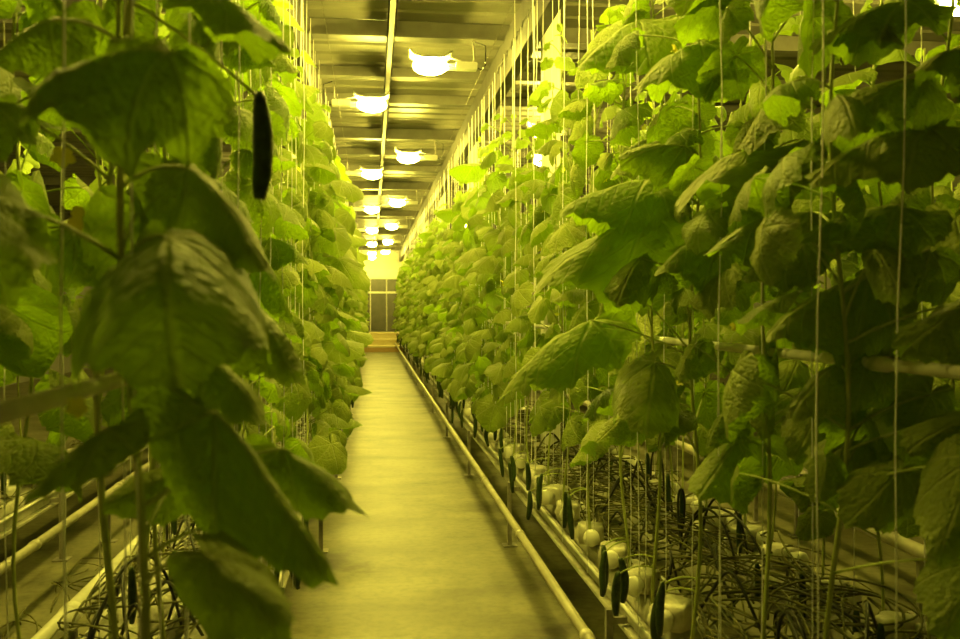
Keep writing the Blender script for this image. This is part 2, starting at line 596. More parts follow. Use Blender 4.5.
def gutter(x, label, s, posts=True, mat='gutter', lip='white'):
    """trough on short posts; s = side that faces the aisle"""
    t = thing('growing_gutter', label, 'gutter', (x, 0, 0))
    pr = [(-0.125, 0.395), (-0.115, 0.405), (-0.10, 0.40), (-0.095, 0.345), (0.095, 0.345), (0.10, 0.40), (0.115, 0.405), (0.125, 0.395), (0.122, 0.385), (0.108, 0.392), (0.103, 0.335), (-0.103, 0.335), (-0.108, 0.392), (-0.122, 0.385)]
    MB().grid([[(a, Y0, b) for a, b in pr], [(a, Y1, b) for a, b in pr]], True).build('trough', mat, t, False)
    # lower rail with a bright rolled edge towards the aisle
    MB().tube([(s * 0.125, Y0, 0.40), (s * 0.125, Y1, 0.40)], 0.008, 8).build('lip', lip, t)
    MB().tube([(-s * 0.125, Y0, 0.40), (-s * 0.125, Y1, 0.40)], 0.008, 8).build('lip', lip, t)
    mb = MB().box(*sorted((s * 0.10, s * 0.135)), Y0, Y1, 0.315, 0.333)
    mb.build('rail', mat, t, False, 0.003)
    if posts:
        yy = 0.8
        while yy < 24:
            px_ = s * 0.185
            mb = MB().box(px_ - 0.013, px_ + 0.013, yy - 0.013, yy + 0.013, 0, 0.40)
            mb.box(px_ - 0.045, px_ + 0.045, yy - 0.045, yy + 0.045, 0, 0.008)
            mb.box(*sorted((px_, s * 0.12)), yy - 0.012, yy + 0.012, 0.345, 0.37)
            mb.build('post', 'steel', t, False)
            MB().box(-0.11, 0.11, yy - 0.012, yy + 0.012, 0.312, 0.334).build('crossbar', 'steel', t, False)
            yy += 2.4
    return t


gutter(1.045, 'long pale growing trough on posts along the right edge of the aisle', -1)
gutter(1.62, 'long shade-toned growing trough at the back of the right-hand row', 1, True, 'steel', 'steel')  # dark steel puts the shade of the back line into its colour
gutter(-0.50, 'long pale growing trough on posts along the left edge of the aisle', 1)
gutter(-0.83, 'long pale growing trough at the back of the left-hand row', -1)
gutter(-2.02, 'long pale growing trough beyond the bare floor on the far left', 1)
gutter(2.95, 'long shade-toned growing trough in the shade on the far right', -1, True, 'steel', 'steel')  # darker material than the aisle troughs, shade painted in
gutter(4.1, 'long shade-toned growing trough two rows off on the far right', -1, True, 'steel', 'steel')  # shade painted in here too by the dark material


def slab_mesh(seed):
    rnd = random.Random(seed)
    rows = []
    n, K = 15, 14
    for i in range(n):
        u = -1 + 2 * i / (n - 1)
        e = (1 - abs(u) ** 10) ** 0.5 if abs(u) < 1 else 0.0
        e = max(e, 0.12)
        row = []
        for k in range(K):
            a = 2 * PI * k / K
            c, s = math.cos(a), math.sin(a)
            x = 0.092 * e * math.copysign(abs(c) ** 0.55, c)
            z = 0.056 * e * math.copysign(abs(s) ** 0.6, s)
            w = noise.noise(Vector((x * 20, u * 9, z * 20 + seed * 3.1))) * 0.007
            row.append((x + w, u * 0.47, 0.058 + z + w))
        rows.append(row)
    mb = MB().grid(rows, True)
    b = len(mb.v)
    mb.f.append(tuple(range(K))[::-1])
    mb.f.append(tuple(b - K + k for k in range(K)))
    return mb.mesh('growing_slab', 'film')


SLABS = [slab_mesh(i) for i in range(3)]
rs = random.Random(5)
for x, ya, yb, where in ((1.045, 1.3, 19, 'front trough right of the aisle'), (1.62, 1.6, 11, 'back trough of the right-hand row'), (-0.50, 0.9, 12, 'front trough left of the aisle'),
                         (-0.83, 1.2, 9, 'back trough of the left-hand row'), (-2.02, 2.0, 10, 'trough on the far left')):
    yy = ya
    while yy < yb:
        o = link('growing_slab', rs.choice(SLABS), None, (x, yy, 0.346))
        o.rotation_euler.z = rs.choice((0, PI)) + rs.uniform(-0.02, 0.02)
        tag(o, 'white film growing slab lying in the ' + where, 'slab', 'slabs in the ' + where)
        yy += 0.97


def make_block():
    """film wrapped block with its round pale stub towards the aisle (at -x)"""
    t = thing('growing_block', 'film wrapped growing block', 'block')
    rows, K = [], 16
    for i, (z, r) in enumerate([(0.0, 0.045), (0.006, 0.052), (0.03, 0.055), (0.06, 0.054), (0.075, 0.05), (0.08, 0.04), (0.08, 0.0)]):
        row = []
        for k in range(K):
            a = 2 * PI * k / K
            c, s = math.cos(a), math.sin(a)
            q = r / max(abs(c), abs(s)) ** 0.75
            w = 1 + 0.30 * noise.noise(Vector((c * 2.5, s * 2.5, z * 30)))
            row.append((0.02 + c * q * w, s * q * w, z))
        rows.append(row)
    MB().grid(rows, True).build('film_wrap', 'film', t)
    pr = [(-0.030, 0.024), (-0.046, 0.027), (-0.060, 0.034), (-0.082, 0.035), (-0.090, 0.029), (-0.091, 0.0)]
    MB().tube([(a, 0, 0.042) for a, r in pr], [max(r, 0.001) for a, r in pr], 16).build('round_stub', 'plastic', t)
    return t


blk = make_block()
note_kids(blk)
first = True
for x, ya, yb, sgn, lab, grp in ((0.965, 2.35, 19, 1.05, 'film wrapped growing block with round pale stub on the trough right of the aisle', 'growing blocks along the right-hand trough'),
                                 (-0.43, 1.5, 12, 2.1, 'film wrapped growing block with round pale stub on the trough left of the aisle', 'growing blocks along the left-hand trough'),
                                 (1.62, 2.6, 8, 2.1, 'film wrapped growing block on the back trough of the right-hand row', 'growing blocks on the right-hand back trough'),
                                 (-1.98, 2.4, 8, 2.1, 'film wrapped growing block on the trough at the far left', 'growing blocks on the far left trough')):
    yy = ya
    while yy < yb:
        o = blk if first else copy_tree(blk)
        first = False
        o.location = (x + rs.uniform(-0.02, 0.015), yy, 0.462)
        o.rotation_euler.z = sgn + rs.uniform(-0.35, 0.35)
        k = rs.uniform(0.95, 1.15)
        o.scale = (k, k, k)
        o['label'], o['group'] = lab, grp
        yy += rs.uniform(0.30, 0.46)

# ------------------------------------------------------------------ leaves
OUT = [(0, 1.03), (6, 0.97), (15, 0.90), (27, 0.85), (38, 0.85), (46, 0.87), (51, 0.88), (56, 0.84), (65, 0.76), (78, 0.68), (92, 0.68), (101, 0.69), (107, 0.66), (118, 0.57), (132, 0.52), (146, 0.49), (158, 0.40), (170, 0.24), (180, 0.07)]


def out_r(deg):
    d = abs(deg)
    for (a, ra), (b, rb) in zip(OUT, OUT[1:]):
        if a <= d <= b:
            u = (d - a) / (b - a)
            return ra + (rb - ra) * u
    return 0.07


def leaf_data(seed, k_tip, k_side, nr, na, width=1.0, rough=1.0):
    """(verts, faces, flat uv) of a leaf of length 1: base at the origin, tip along +y, upper side +z"""
    rnd = random.Random(seed)
    off = Vector((rnd.uniform(-50, 50), rnd.uniform(-50, 50), rnd.uniform(-50, 50)))
    kl, kr = k_side * rnd.uniform(0.75, 1.25), k_side * rnd.uniform(0.75, 1.25)
    tw = rnd.uniform(-0.25, 0.25)
    verts, faces, uvs = [(0, 0, 0)], [], [(0, 0)]
    for i in range(1, nr + 1):
        s = (i / nr) ** 0.85
        for j in range(na):
            deg = -180 + 360 * (j + 0.5) / na
            ph = math.radians(deg)
            r = out_r(deg)
            if na > 30:
                r *= 1 + (0.030 * (1 if j % 2 else -1) + 0.04 * noise.noise(Vector((ph * 3, seed, 0)))) * (s ** 3)
            rho = r * s
            fx, fy = rho * math.sin(ph), rho * math.cos(ph)
            uvs.append((fx, fy))
            fx *= width
            # midrib bends down towards the tip (circular arc along y)
            yy = fy
            k = k_tip if yy > 0 else k_tip * 0.35
            a = k * yy
            cy = math.sin(a) / k if k > 1e-3 else yy
            cz = -(1 - math.cos(a)) / k if k > 1e-3 else 0.0
            # each half folds down from the midrib
            ks = kl if fx < 0 else kr
            b0 = 0.28 * ks                                    # crease angle at the midrib
            w = abs(fx)
            ang = b0 + ks * w
            sx = (math.sin(ang) - math.sin(b0)) / ks if ks > 1e-3 else w
            sz = -(math.cos(b0) - math.cos(ang)) / ks if ks > 1e-3 else 0.0
            pp = abs(((abs(ph) / 0.873) + 0.5) % 1.0 - 0.5) * 2   # 0 on a main vein, 1 between
            q = 0.05 * rho * pp * rough
            nz = noise.noise(Vector((fx * 2.3, fy * 2.3, 0)) + off) * 0.07 * rough * (0.3 + rho)
            nz += noise.noise(Vector((fx * 7, fy * 7, 5)) + off) * 0.022 * rough
            edge = rough * 0.05 * (s ** 4) * math.sin(ph * 7 + off.x)
            lift = sz + q + nz + edge
            x = math.copysign(sx, fx)
            ca, sa = math.cos(a), math.sin(a)
            p = (x, cy + lift * sa, cz + lift * ca)
            t = tw * yy
            verts.append((p[0] * math.cos(t) - p[2] * math.sin(t), p[1], p[0] * math.sin(t) + p[2] * math.cos(t)))
            uvs[-1] = (fx / width, fy)
    for j in range(na - 1):
        faces.append((0, 1 + j + 1, 1 + j))
    for i in range(nr - 1):
        for j in range(na - 1):
            a = 1 + i * na + j
            b = a + 1
            faces.append((a, b, b + na, a + na))
    return verts, faces, uvs


def leaf_mesh(name, seed, k_tip, k_side, nr=9, na=46, mat='leaf', width=1.0):
    v, f, uv = leaf_data(seed, k_tip, k_side, nr, na, width)
    mb = MB()
    mb.v, mb.f, mb.uv = v, f, uv
    return mb.mesh(name, mat)


rl = random.Random(11)
LEAF_SHAPES = [leaf_mesh('leaf', 100 + i, rl.uniform(0.5, 1.7), rl.uniform(0.7, 2.4)) for i in range(14)]
YOUNG_SHAPES = [leaf_mesh('young_leaf', 200 + i, rl.uniform(0.2, 0.9), rl.uniform(0.4, 1.2), 6, 36, 'young') for i in range(4)]
LOW_DATA = [leaf_data(300 + i, rl.uniform(0.5, 1.7), rl.uniform(0.7, 2.4), 4, 26) for i in range(10)]


def frame(base, t, nhint, roll=0.0):
    t = t.normalized()
    n = (nhint - t * nhint.dot(t)).normalized()
    if roll:
        n = Matrix.Rotation(roll, 3, t) @ n
    x = t.cross(n)
    m = Matrix((x, t, n)).transposed().to_4x4()
    m.translation = base
    return m


def petiole_pts(a, b, droop=0.02, n=6):
    mid = (a + b) / 2 + Vector((0, 0, droop))
    return [a * (1 - u) ** 2 + mid * 2 * u * (1 - u) + b * u * u for u in (i / (n - 1) for i in range(n))]


def cucumber_mesh(name, length, r, bend, seed):
    mb = MB()
    pts, rad = [], []
    for i in range(13):
        u = i / 12
        pts.append((bend * math.sin(PI * u), 0, -length * u))
        e = min(1.0, (math.sin(PI * min(1, max(0, (u * 0.94 + 0.03)))) ** 0.22))
        rad.append(r * e * (0.82 + 0.18 * math.sin(u * 2.6)))
    mb.tube(pts, rad, 12)
    mb.v = [tuple(Vector(p) * 1 + Vector((noise.noise(Vector(p) * 60 + Vector((seed, 0, 0))) * r * 0.08, 0, 0))) for p in mb.v]
    return mb.mesh(name, 'cucumber')


CUKES = [cucumber_mesh('cucumber', rl.uniform(0.15, 0.20), rl.uniform(0.013, 0.0165), rl.uniform(-0.02, 0.02), i) for i in range(5)]


def flower_mesh():
    mb = MB()
    for k in range(5):
        a = 2 * PI * k / 5
        c, s = math.cos(a), math.sin(a)
        rows = []
        for u, w, z in ((0.1, 0.15, 0.0), (0.4, 0.42, 0.12), (0.75, 0.36, 0.2), (1.0, 0.03, 0.12)):
            rows.append([(c * u - s * q * w, s * u + c * q * w, z + 0.06 * abs(q)) for q in (-1, -0.4, 0.4, 1)])
        mb.grid(rows)
    mb.tube([(0, 0, -0.5), (0, 0, 0.0), (0, 0, 0.15)], [0.08, 0.14, 0.05], 8)
    return mb.mesh('flower', 'flower')


FLOWER = flower_mesh()


def stem_path(rnd, z0, z1, lean=(0, 0), amp=0.02):
    pts, n = [], 26
    ax, ay = rnd.uniform(0, 6), rnd.uniform(0, 6)
    for i in range(n):
        u = i / (n - 1)
        z = z0 + (z1 - z0) * u
        pts.append(Vector((lean[0] * u + amp * math.sin(ax + z * 5.5), lean[1] * u + amp * math.sin(ay + z * 4.7), z)))
    return pts


def on_path(pts, z):
    z = min(max(z, pts[0].z), pts[-1].z - 1e-4)
    for a, b in zip(pts, pts[1:]):
        if a.z <= z <= b.z:
            return a.lerp(b, (z - a.z) / (b.z - a.z))
    return pts[-1]


def leaf_specs(rnd, pts, side, z_lo, z_hi, step=0.095, big=1.0, reach=0.0):
    """(node, base, tip direction, normal hint, roll, size, young) for every leaf up the stem; side = +1 when the aisle is at +x"""
    out = []
    z, az = z_lo + rnd.uniform(0, 0.05), rnd.uniform(0, 6.28)
    while z < z_hi:
        top = max(0.0, min(1.0, (z_hi - z) / 0.45))
        az += 2.2 + rnd.uniform(-0.6, 0.6)
        v = Vector((math.cos(az), math.sin(az), 0))
        # leaves turn out to the light: towards the aisle for the most part
        v = (v + Vector((side * 0.75, 0, 0))).normalized() if rnd.random() < 0.8 else v
        node = on_path(pts, z)
        low = max(0.0, min(1.0, (1.9 - z) / 0.9))
        plen = rnd.uniform(0.08, 0.22 + 0.06 * low) * (0.35 + 0.65 * top)
        rise = rnd.uniform(0.15, 0.9)
        base = node + v * plen * math.cos(rise) + Vector((0, 0, plen * math.sin(rise)))
        pitch = -rnd.uniform(0.0, 1.15)
        a2 = rnd.uniform(-0.5, 0.5)
        v2 = Matrix.Rotation(a2, 3, 'Z') @ v
        t = v2 * math.cos(pitch) + Vector((0, 0, math.sin(pitch)))
        plen += reach * top
        size = big * rnd.uniform(0.095, 0.172) * (0.30 + 0.70 * top)
        out.append((node, base, t, Vector((0, 0, 1)) + v2 * 0.05, rnd.uniform(-0.65, 0.65), size, top < 0.75))
        z += step * rnd.uniform(0.75, 1.25)
    return out


def tendril_pts(rnd, p, v):
    pts, q = [], Vector(p)
    d = Vector(v)
    for i in range(16):
        pts.append(q.copy())
        q = q + d * 0.016
        a = 0.10 + 0.05 * i
        d = (Matrix.Rotation(a * rnd.choice((1, 1, 1, 0.6)), 3, 'Y') @ d)
        d.z -= 0.02
        d.normalize()
    return pts


def detailed_plant(x, y, side, seed, label, group=None, z_top=2.95, z_lo=0.95, lean=(0, 0), step=0.060, keep=None, cukes=2):
    """plant whose every leaf is a part"""
    rnd = random.Random(seed)
    t = thing('cucumber_plant', label, 'plant', (x, y, 0), group)
    pts = stem_path(rnd, 0.46, z_top, lean)
    MB().tube(pts, [0.0062 - 0.003 * i / 25 for i in range(26)], 7).build('stem', 'stem', t)
    for node, base, d, n, roll, size, young in leaf_specs(rnd, pts, side, z_lo, z_top, step):
        w = base + d * size * 0.5 + Vector((x, y, 0))
        if keep and not keep(w, size):
            continue
        add_leaf(t, node, frame(base, d, n, roll), size, rnd.choice(YOUNG_SHAPES if young else LEAF_SHAPES))
    for k in range(cukes):
        z = rnd.uniform(0.52, 0.74)
        p = on_path(pts, z) + Vector((side * rnd.uniform(0.07, 0.13), rnd.uniform(-0.08, 0.08), -0.02))
        add_cucumber(t, on_path(pts, z), p, rnd)
    for k in range(2 if y > 2 else 0):
        z = rnd.uniform(1.2, z_top - 0.2)
        a = on_path(pts, z)
        p = a + Vector((side * rnd.uniform(0.03, 0.08), rnd.uniform(-0.06, 0.06), rnd.uniform(0, 0.04)))
        fl = link('flower', FLOWER, t, p)
        sz = rnd.uniform(0.012, 0.02)
        fl.scale = (sz, sz, sz)
        fl.rotation_euler = (rnd.uniform(-1, 1), side * rnd.uniform(0.3, 1.4), rnd.uniform(0, 6))
    for k in range(3):
        z = rnd.uniform(1.3, z_top - 0.05)
        a = on_path(pts, z)
        v = Vector((side * rnd.uniform(0.2, 1), rnd.uniform(-1, 1), rnd.uniform(0.2, 1))).normalized()
        MB().tube(tendril_pts(rnd, a, v), 0.0013, 4).build('tendril', 'petiole', t)
    return t, pts


def add_cucumber(t, node, p, rnd):
    c = link('cucumber', rnd.choice(CUKES), t, p)
    c.rotation_euler = (rnd.uniform(-0.12, 0.12), rnd.uniform(-0.12, 0.12), rnd.uniform(0, 6.28))
    inv = c.matrix_basis.inverted()
    MB().tube([inv @ q for q in petiole_pts(node, p + Vector((0, 0, -0.008)), 0.03)], 0.0028, 6).build('stalk', 'petiole', c)
    return c


def add_leaf(t, node, m, size, me, width=None):
    lf = link('leaf', me, t)
    s = Matrix.Scale(size, 4)
    lf.matrix_basis = m @ s
    inv = (m @ s).inverted()
    b = m.translation
    ps = [inv @ q for q in petiole_pts(node, b, 0.025)]
    ps.append(inv @ (m @ Vector((0, 0.015, 0.0))))
    MB().tube(ps, [0.0034 / size, 0.003 / size, 0.0027 / size, 0.0025 / size, 0.0023 / size, 0.002 / size, 0.001 / size], 6).build('petiole', 'petiole', lf)
    return lf


def foliage_variant(seed, side, z_top, z_lo, step=0.074):
    """meshes of a plant seen from further off: stem, foliage (leaves and petioles), top growth"""
    rnd = random.Random(seed)
    pts = stem_path(rnd, 0.36, z_top)
    stem = MB().tube(pts, 0.005, 5).mesh('stem', 'stem')
    big, yng = MB(), MB()
    for b in (big, yng):
        b.uv, b.r = [], []
    for node, base, d, n, roll, size, young in leaf_specs(rnd, pts, side, z_lo, z_top, step, 1.22, 0.045):
        b = yng if young else big
        v, f, uv = rnd.choice(LOW_DATA)
        m = frame(base, d, n, roll) @ Matrix.Scale(size, 4)
        b.add([m @ Vector(p) for p in v], f)
        b.uv += uv
        r = rnd.random()
        b.r += [r] * len(v)
        k = len(b.v)
        b.tube(petiole_pts(node, base, 0.02, 4), 0.0025, 4)
        b.uv += [(0.3, 0.5)] * (len(b.v) - k)
        b.r += [r] * (len(b.v) - k)
    fm = big.mesh('foliage', 'leaf')
    ym = yng.mesh('foliage', 'young')
    ck = []
    for k in range(2 if z_lo < 0.75 else 1):
        z = rnd.uniform(0.52, 0.74)
        p = on_path(pts, z) + Vector((side * rnd.uniform(0.06, 0.12), rnd.uniform(-0.08, 0.08), -0.02))
        ck.append((rnd.choice(CUKES), p))
    return stem, fm, ym, ck


VARS = {}
for sd, key in ((1, 1), (-1, -1), (1, 'hl'), (-1, 'hr')):
    VARS[key] = []
    for i in range(7):
        stem, fm, ym, ck = foliage_variant(500 + i + (50 if sd > 0 else 0), sd, 2.65 + 0.09 * (i % 4), {1: 0.64, -1: 0.64, 'hl': 1.12, 'hr': 0.78}[key] + 0.05 * (i % 3))
        t = thing('cucumber_plant', 'cucumber plant', 'plant')
        link('stem', stem, t)
        link('foliage', fm, t)
        link('young_foliage', ym, t)
        for me, p in ck:
            link('cucumber', me, t, p)
        note_kids(t)
        VARS[key].append([t, False])


def far_plant(x, y, sd, rnd, label, group):
    v = rnd.choice(VARS[sd])
    o = copy_tree(v[0]) if v[1] else v[0]
    v[1] = True
    o.location = (x + rnd.uniform(-0.04, 0.04), y, 0)
    o.rotation_euler.z = rnd.uniform(-0.5, 0.5)
    k = rnd.uniform(0.95, 1.05)
    o.scale = (rnd.uniform(0.95, 1.1), rnd.uniform(0.95, 1.1), k)
    o['label'], o['group'] = label, group
    return o


# ------------------------------------------------------------------ the plants in view
rp = random.Random(77)
NEAR = []        # (plant, stem path in world, side)


def near(x, y, side, label, **kw):
    seed = int(1000 + abs(x) * 100 + y * 37)
    t, pts = detailed_plant(x, y, side, seed, label, **kw)
    NEAR.append((t, [p + t.location for p in pts]))
    return t


HEROES = []      # (base px, py, depth, tip px, py, depth, k_tip, k_side, width, normal hint, seed)


def project(p):
    q = ROT.transposed() @ (p - EYE)
    d = -q.z
    return 480 + q.x / d * FPX, 319.5 - q.y / d * FPX, d


def keep_left(w, size):
    # nothing of the near row grows across the aisle in front of the eye
    if w.y < 0.75:
        return False
    px, py, d = project(w)
    lim = 300 if d < 2.2 else 345
    r = size * 0.5 / d * FPX
    if px + r > lim:
        return False
    if d < 1.25 and (size / d * FPX > 120):
        return False
    if d < 2.6 and py > 425:
        return False
    if d < 1.7 and px - r < 150 and abs(py - 392) < r + 25:
        return False
    return True


def keep_right(w, size):
    px, py, d = project(w)
    if d < 1.5:
        return False
    if d < 3.2 and abs(py - 348) < size * 0.4 / d * FPX and 690 < px < 860:
        return False
    if py > 530 and d < 4:
        return False
    return True


for i, (dx, y) in enumerate([(0.12, 1.18), (0.0, 1.5), (-0.02, 1.95), (0.02, 2.4), (0, 2.9), (0.02, 3.4), (-0.02, 3.95), (0, 4.5)]):
    near(L_A + dx, y, 1, f'cucumber plant, {ORD[i]} from the camera at the left edge of the aisle', z_top=rp.uniform(2.6, 2.95), z_lo=1.0 if y < 2.6 else 0.85, keep=keep_left, step=0.13 if y < 1.3 else 0.085 if y < 1.7 else 0.06, cukes=1 if y < 2.2 else 2)
for i, y in enumerate([1.75, 2.15, 2.55, 2.95, 3.4, 3.85, 4.35, 4.85, 5.4, 5.95]):
    near(R_A + rp.uniform(-0.04, 0.04), y, -1, f'cucumber plant, {ORD[i]} from the camera at the right edge of the aisle', z_top=rp.uniform(2.6, 2.95), z_lo=1.05 if y < 3.2 else 0.88, keep=keep_right, cukes=2)

# the leaves that stand out in the foreground: base, tip (pixel and depth in the photograph), bend, fold, width, upper side
UPCAM = Vector((0, -0.35, 1))
LH = [
    ((166, 50, 0.95), (-4, 108, 0.88), 0.8, 1.8, 1.0, (0.05, -0.35, 1)),
    ((165, 236, 1.10), (180, 388, 0.98), 1.1, 1.35, 1.45, (0, -0.9, 0.9)),
    ((188, 168, 1.25), (274, 278, 1.20), 0.6, 1.5, 0.8, (0.35, -0.75, 0.6)),
    ((162, 48, 1.12), (216, 137, 1.10), 0.6, 1.5, 0.85, (0.4, -0.7, 0.6)),
    ((212, -6, 1.25), (295, 62, 1.20), 0.6, 2.2, 0.5, (0.3, 0.0, 1)),
    ((244, 304, 1.35), (306, 382, 1.32), 0.6, 1.6, 0.85, (0.35, -0.7, 0.6)),
    ((206, 354, 1.18), (268, 424, 1.16), 0.6, 1.6, 0.95, (0.35, -0.7, 0.6)),
    ((216, 412, 1.05), (320, 590, 0.99), 0.5, 1.9, 0.56, (0.6, -0.5, 0.6)),
    ((283, 448, 1.20), (366, 518, 1.17), 0.5, 1.8, 0.6, (0.3, -0.5, 0.8)),
    ((208, 556, 0.92), (290, 640, 0.88), 0.7, 1.7, 0.8, (0.1, -0.7, 0.6)),
    ((108, 428, 0.95), (28, 500, 0.92), 0.6, 1.8, 0.6, (-0.3, -0.4, 0.9)),
    ((186, 172, 1.40), (106, 206, 1.35), 0.8, 1.8, 0.8, (0, -0.5, 0.9)),
    ((-30, 195, 1.00), (4, 305, 0.95), 0.6, 0.8, 0.75, (0.5, -0.9, 0.4)),
    ((186, 468, 1.30), (108, 515, 1.25), 0.6, 1.6, 0.8, (0, -0.6, 0.7)),
    ((50, 20, 1.25), (-10, 70, 1.2), 0.6, 1.2, 1.0, (0, -0.5, 0.9)),
    ((245, 520, 1.15), (190, 566, 1.10), 0.6, 1.6, 0.9, (0, -0.5, 0.7)),
]
RH = [
    ((652, 212, 2.65), (530, 288, 2.52), 0.5, 1.7, 0.6, (-0.3, -0.6, 0.8)),
    ((655, 362, 2.50), (640, 434, 2.35), 1.0, 1.7, 1.25, (0, -0.9, 0.8)),
    ((738, 440, 2.20), (700, 500, 2.10), 0.8, 1.5, 1.15, (-0.2, -0.8, 0.8)),
    ((868, 276, 1.90), (768, 338, 1.82), 0.8, 2.0, 0.9, (0, -0.3, 1)),
    ((868, 352, 1.90), (782, 414, 1.85), 0.8, 2.0, 0.85, (0, -0.3, 1)),
    ((592, 320, 2.75), (502, 398, 2.65), 0.9, 2.2, 0.6, (-0.2, -0.3, 1)),
    ((805, 140, 2.20), (666, 200, 2.12), 0.6, 2.3, 0.6, (-0.15, 0.0, 1)),
    ((922, 78, 1.75), (846, 118, 1.70), 0.9, 1.5, 0.9, (0, -0.8, 0.8)),
    ((925, 124, 1.75), (806, 182, 1.68), 0.7, 2.2, 0.7, (0, -0.1, 1)),
    ((812, 212, 2.00), (706, 254, 1.95), 0.8, 2.2, 0.75, (0, -0.1, 1)),
    ((900, 205, 1.85), (800, 246, 1.80), 0.8, 2.0, 0.75, (0, -0.2, 1)),
    ((684, 146, 2.45), (616, 160, 2.40), 0.9, 1.6, 0.9, (0, -0.9, 0.6)),
    ((640, 258, 2.55), (618, 304, 2.45), 0.9, 1.5, 1.1, (-0.2, -0.7, 0.8)),
    ((648, 180, 2.60), (560, 215, 2.50), 0.7, 2.0, 0.75, (-0.2, -0.1, 1)),
    ((905, 2, 1.80), (806, 52, 1.75), 0.6, 2.2, 0.5, (0, 0.0, 1)),
    ((972, 50, 1.65), (915, 66, 1.60), 0.8, 1.5, 1.0, (0, -0.8, 0.8)),
    ((900, 470, 1.75), (850, 530, 1.70), 0.8, 1.5, 0.9, (0, -0.7, 0.9)),
    ((718, 236, 2.40), (655, 272, 2.32), 0.8, 2.0, 0.9, (0, -0.3, 1)),
    ((975, 300, 1.65), (900, 355, 1.62), 0.8, 1.5, 1.0, (0, -0.7, 0.9)),
    ((975, 420, 1.70), (905, 450, 1.65), 0.8, 1.5, 1.0, (0, -0.7, 0.9)),
    ((975, 462, 1.55), (928, 560, 1.50), 0.8, 1.5, 0.8, (0, -0.7, 0.8)),
    ((985, 560, 1.55), (935, 640, 1.50), 0.8, 1.5, 0.9, (0, -0.7, 0.8)),
    ((885, 420, 2.00), (815, 480, 1.92), 0.8, 1.6, 0.9, (0, -0.5, 0.9)),
    ((930, 395, 1.90), (890, 470, 1.85), 0.8, 1.5, 0.9, (0, -0.7, 0.8)),
    ((830, 400, 2.20), (790, 460, 2.15), 0.8, 1.6, 0.9, (0, -0.6, 0.9)),
    ((930, 250, 1.95), (860, 290, 1.90), 0.8, 1.6, 0.9, (0, -0.4, 0.9)),
    ((700, 40, 2.5), (640, 90, 2.4), 0.7, 1.5, 0.9, (-0.3, -0.4, 1)),
    ((640, 20, 2.9), (585, 70, 2.8), 0.7, 1.5, 1.0, (-0.3, -0.4, 1)),
]
for q, (b, tp, kt, ks, wd, nh) in enumerate(LH + RH):
    B, T = at(*b), at(*tp)
    ch = T - B
    size = ch.length / (2 * math.sin(kt / 2) / kt)
    n = Vector(nh)
    t = ch.normalized()
    n = (n - t * n.dot(t)).normalized()
    x = t.cross(n)
    t0 = Matrix.Rotation(kt / 2, 3, x) @ t
    n0 = x.cross(t0)
    me = leaf_mesh('leaf', 700 + q, kt, ks, 12, 60, 'leaf', wd)
    best = min(NEAR, key=lambda pl: min((p - B).length for p in pl[1]))
    dist = min((p - B).length for p in best[1])
    node = on_path(best[1], B.z - 0.35 * dist)
    loc = best[0].location
    add_leaf(best[0], node - loc, frame(B - loc, t0, n0), size, me)

# the dark cucumber hanging in the left-hand leaves and the flowers near it
pl = min(NEAR, key=lambda p: (p[0].location - Vector((L_A, 1.5, 0))).length)
p = at(259, 92, 1.45) - pl[0].location
c = link('cucumber', cucumber_mesh('cucumber', 0.172, 0.0165, 0.006, 9), pl[0], p)
MB().tube(petiole_pts(on_path(pl[1], 2.0) - pl[0].location - p, Vector((0, 0, -0.01)), 0.02), 0.003, 6).build('stalk', 'petiole', c)
for px, py, d, s in ((85, 222, 1.5, 0.030), (63, 158, 1.7, 0.024), (76, 408, 1.05, 0.014), (150, 168, 1.7, 0.022)):
    q = min(NEAR, key=lambda z: min((a - at(px, py, d)).length for a in z[1]))
    f_ = link('flower', FLOWER, q[0], at(px, py, d) - q[0].location)
    f_.scale = (s, s, s)
    f_.rotation_euler = (1.3, 0.3, px)

# the rest of the rows
y = 5.0
while y < Y1:
    far_plant(L_A + 0.04, y, 1, rp, 'cucumber plant deep in the long row left of the aisle', 'cucumber plants further along the left edge of the aisle')
    y += rp.uniform(0.38, 0.46) if y < 18 else rp.uniform(0.5, 0.6)
y = 6.5
while y < Y1:
    far_plant(R_A - 0.03, y, -1, rp, 'cucumber plant deep in the long row right of the aisle', 'cucumber plants further along the right edge of the aisle')
    y += rp.uniform(0.38, 0.46) if y < 18 else rp.uniform(0.5, 0.6)
for x, ya, yb, sd, lab, grp in ((L_B, 1.9, 10, 'hl', 'cucumber plant behind the front line of the left-hand row', 'cucumber plants in the back line of the left-hand row'),
                                (R_B, 2.3, 14, 'hr', 'cucumber plant behind the front line of the right-hand row', 'cucumber plants in the back line of the right-hand row'),
                                (L_C, 2.6, 13, 'hl', 'cucumber plant in the dim row beyond the left-hand one', 'cucumber plants beyond the left-hand row'),
                                (R_C, 2.2, 13, 'hr', 'cucumber plant in the dim row beyond the right-hand one', 'cucumber plants beyond the right-hand row'),
                                (4.1, 5.0, 13, 'hr', 'cucumber plant in the second row beyond the right-hand one', 'cucumber plants two rows beyond the right-hand row')):
    y = ya
    while y < yb:
        if not any(abs(y - c) < 0.35 for c in (6.35, 11.4, 8.9)):
            far_plant(x, y, sd, rp, lab, grp)
        y += rp.uniform(0.28, 0.38) if x in (R_B, R_C) and y < 7 else rp.uniform(0.42, 0.55)

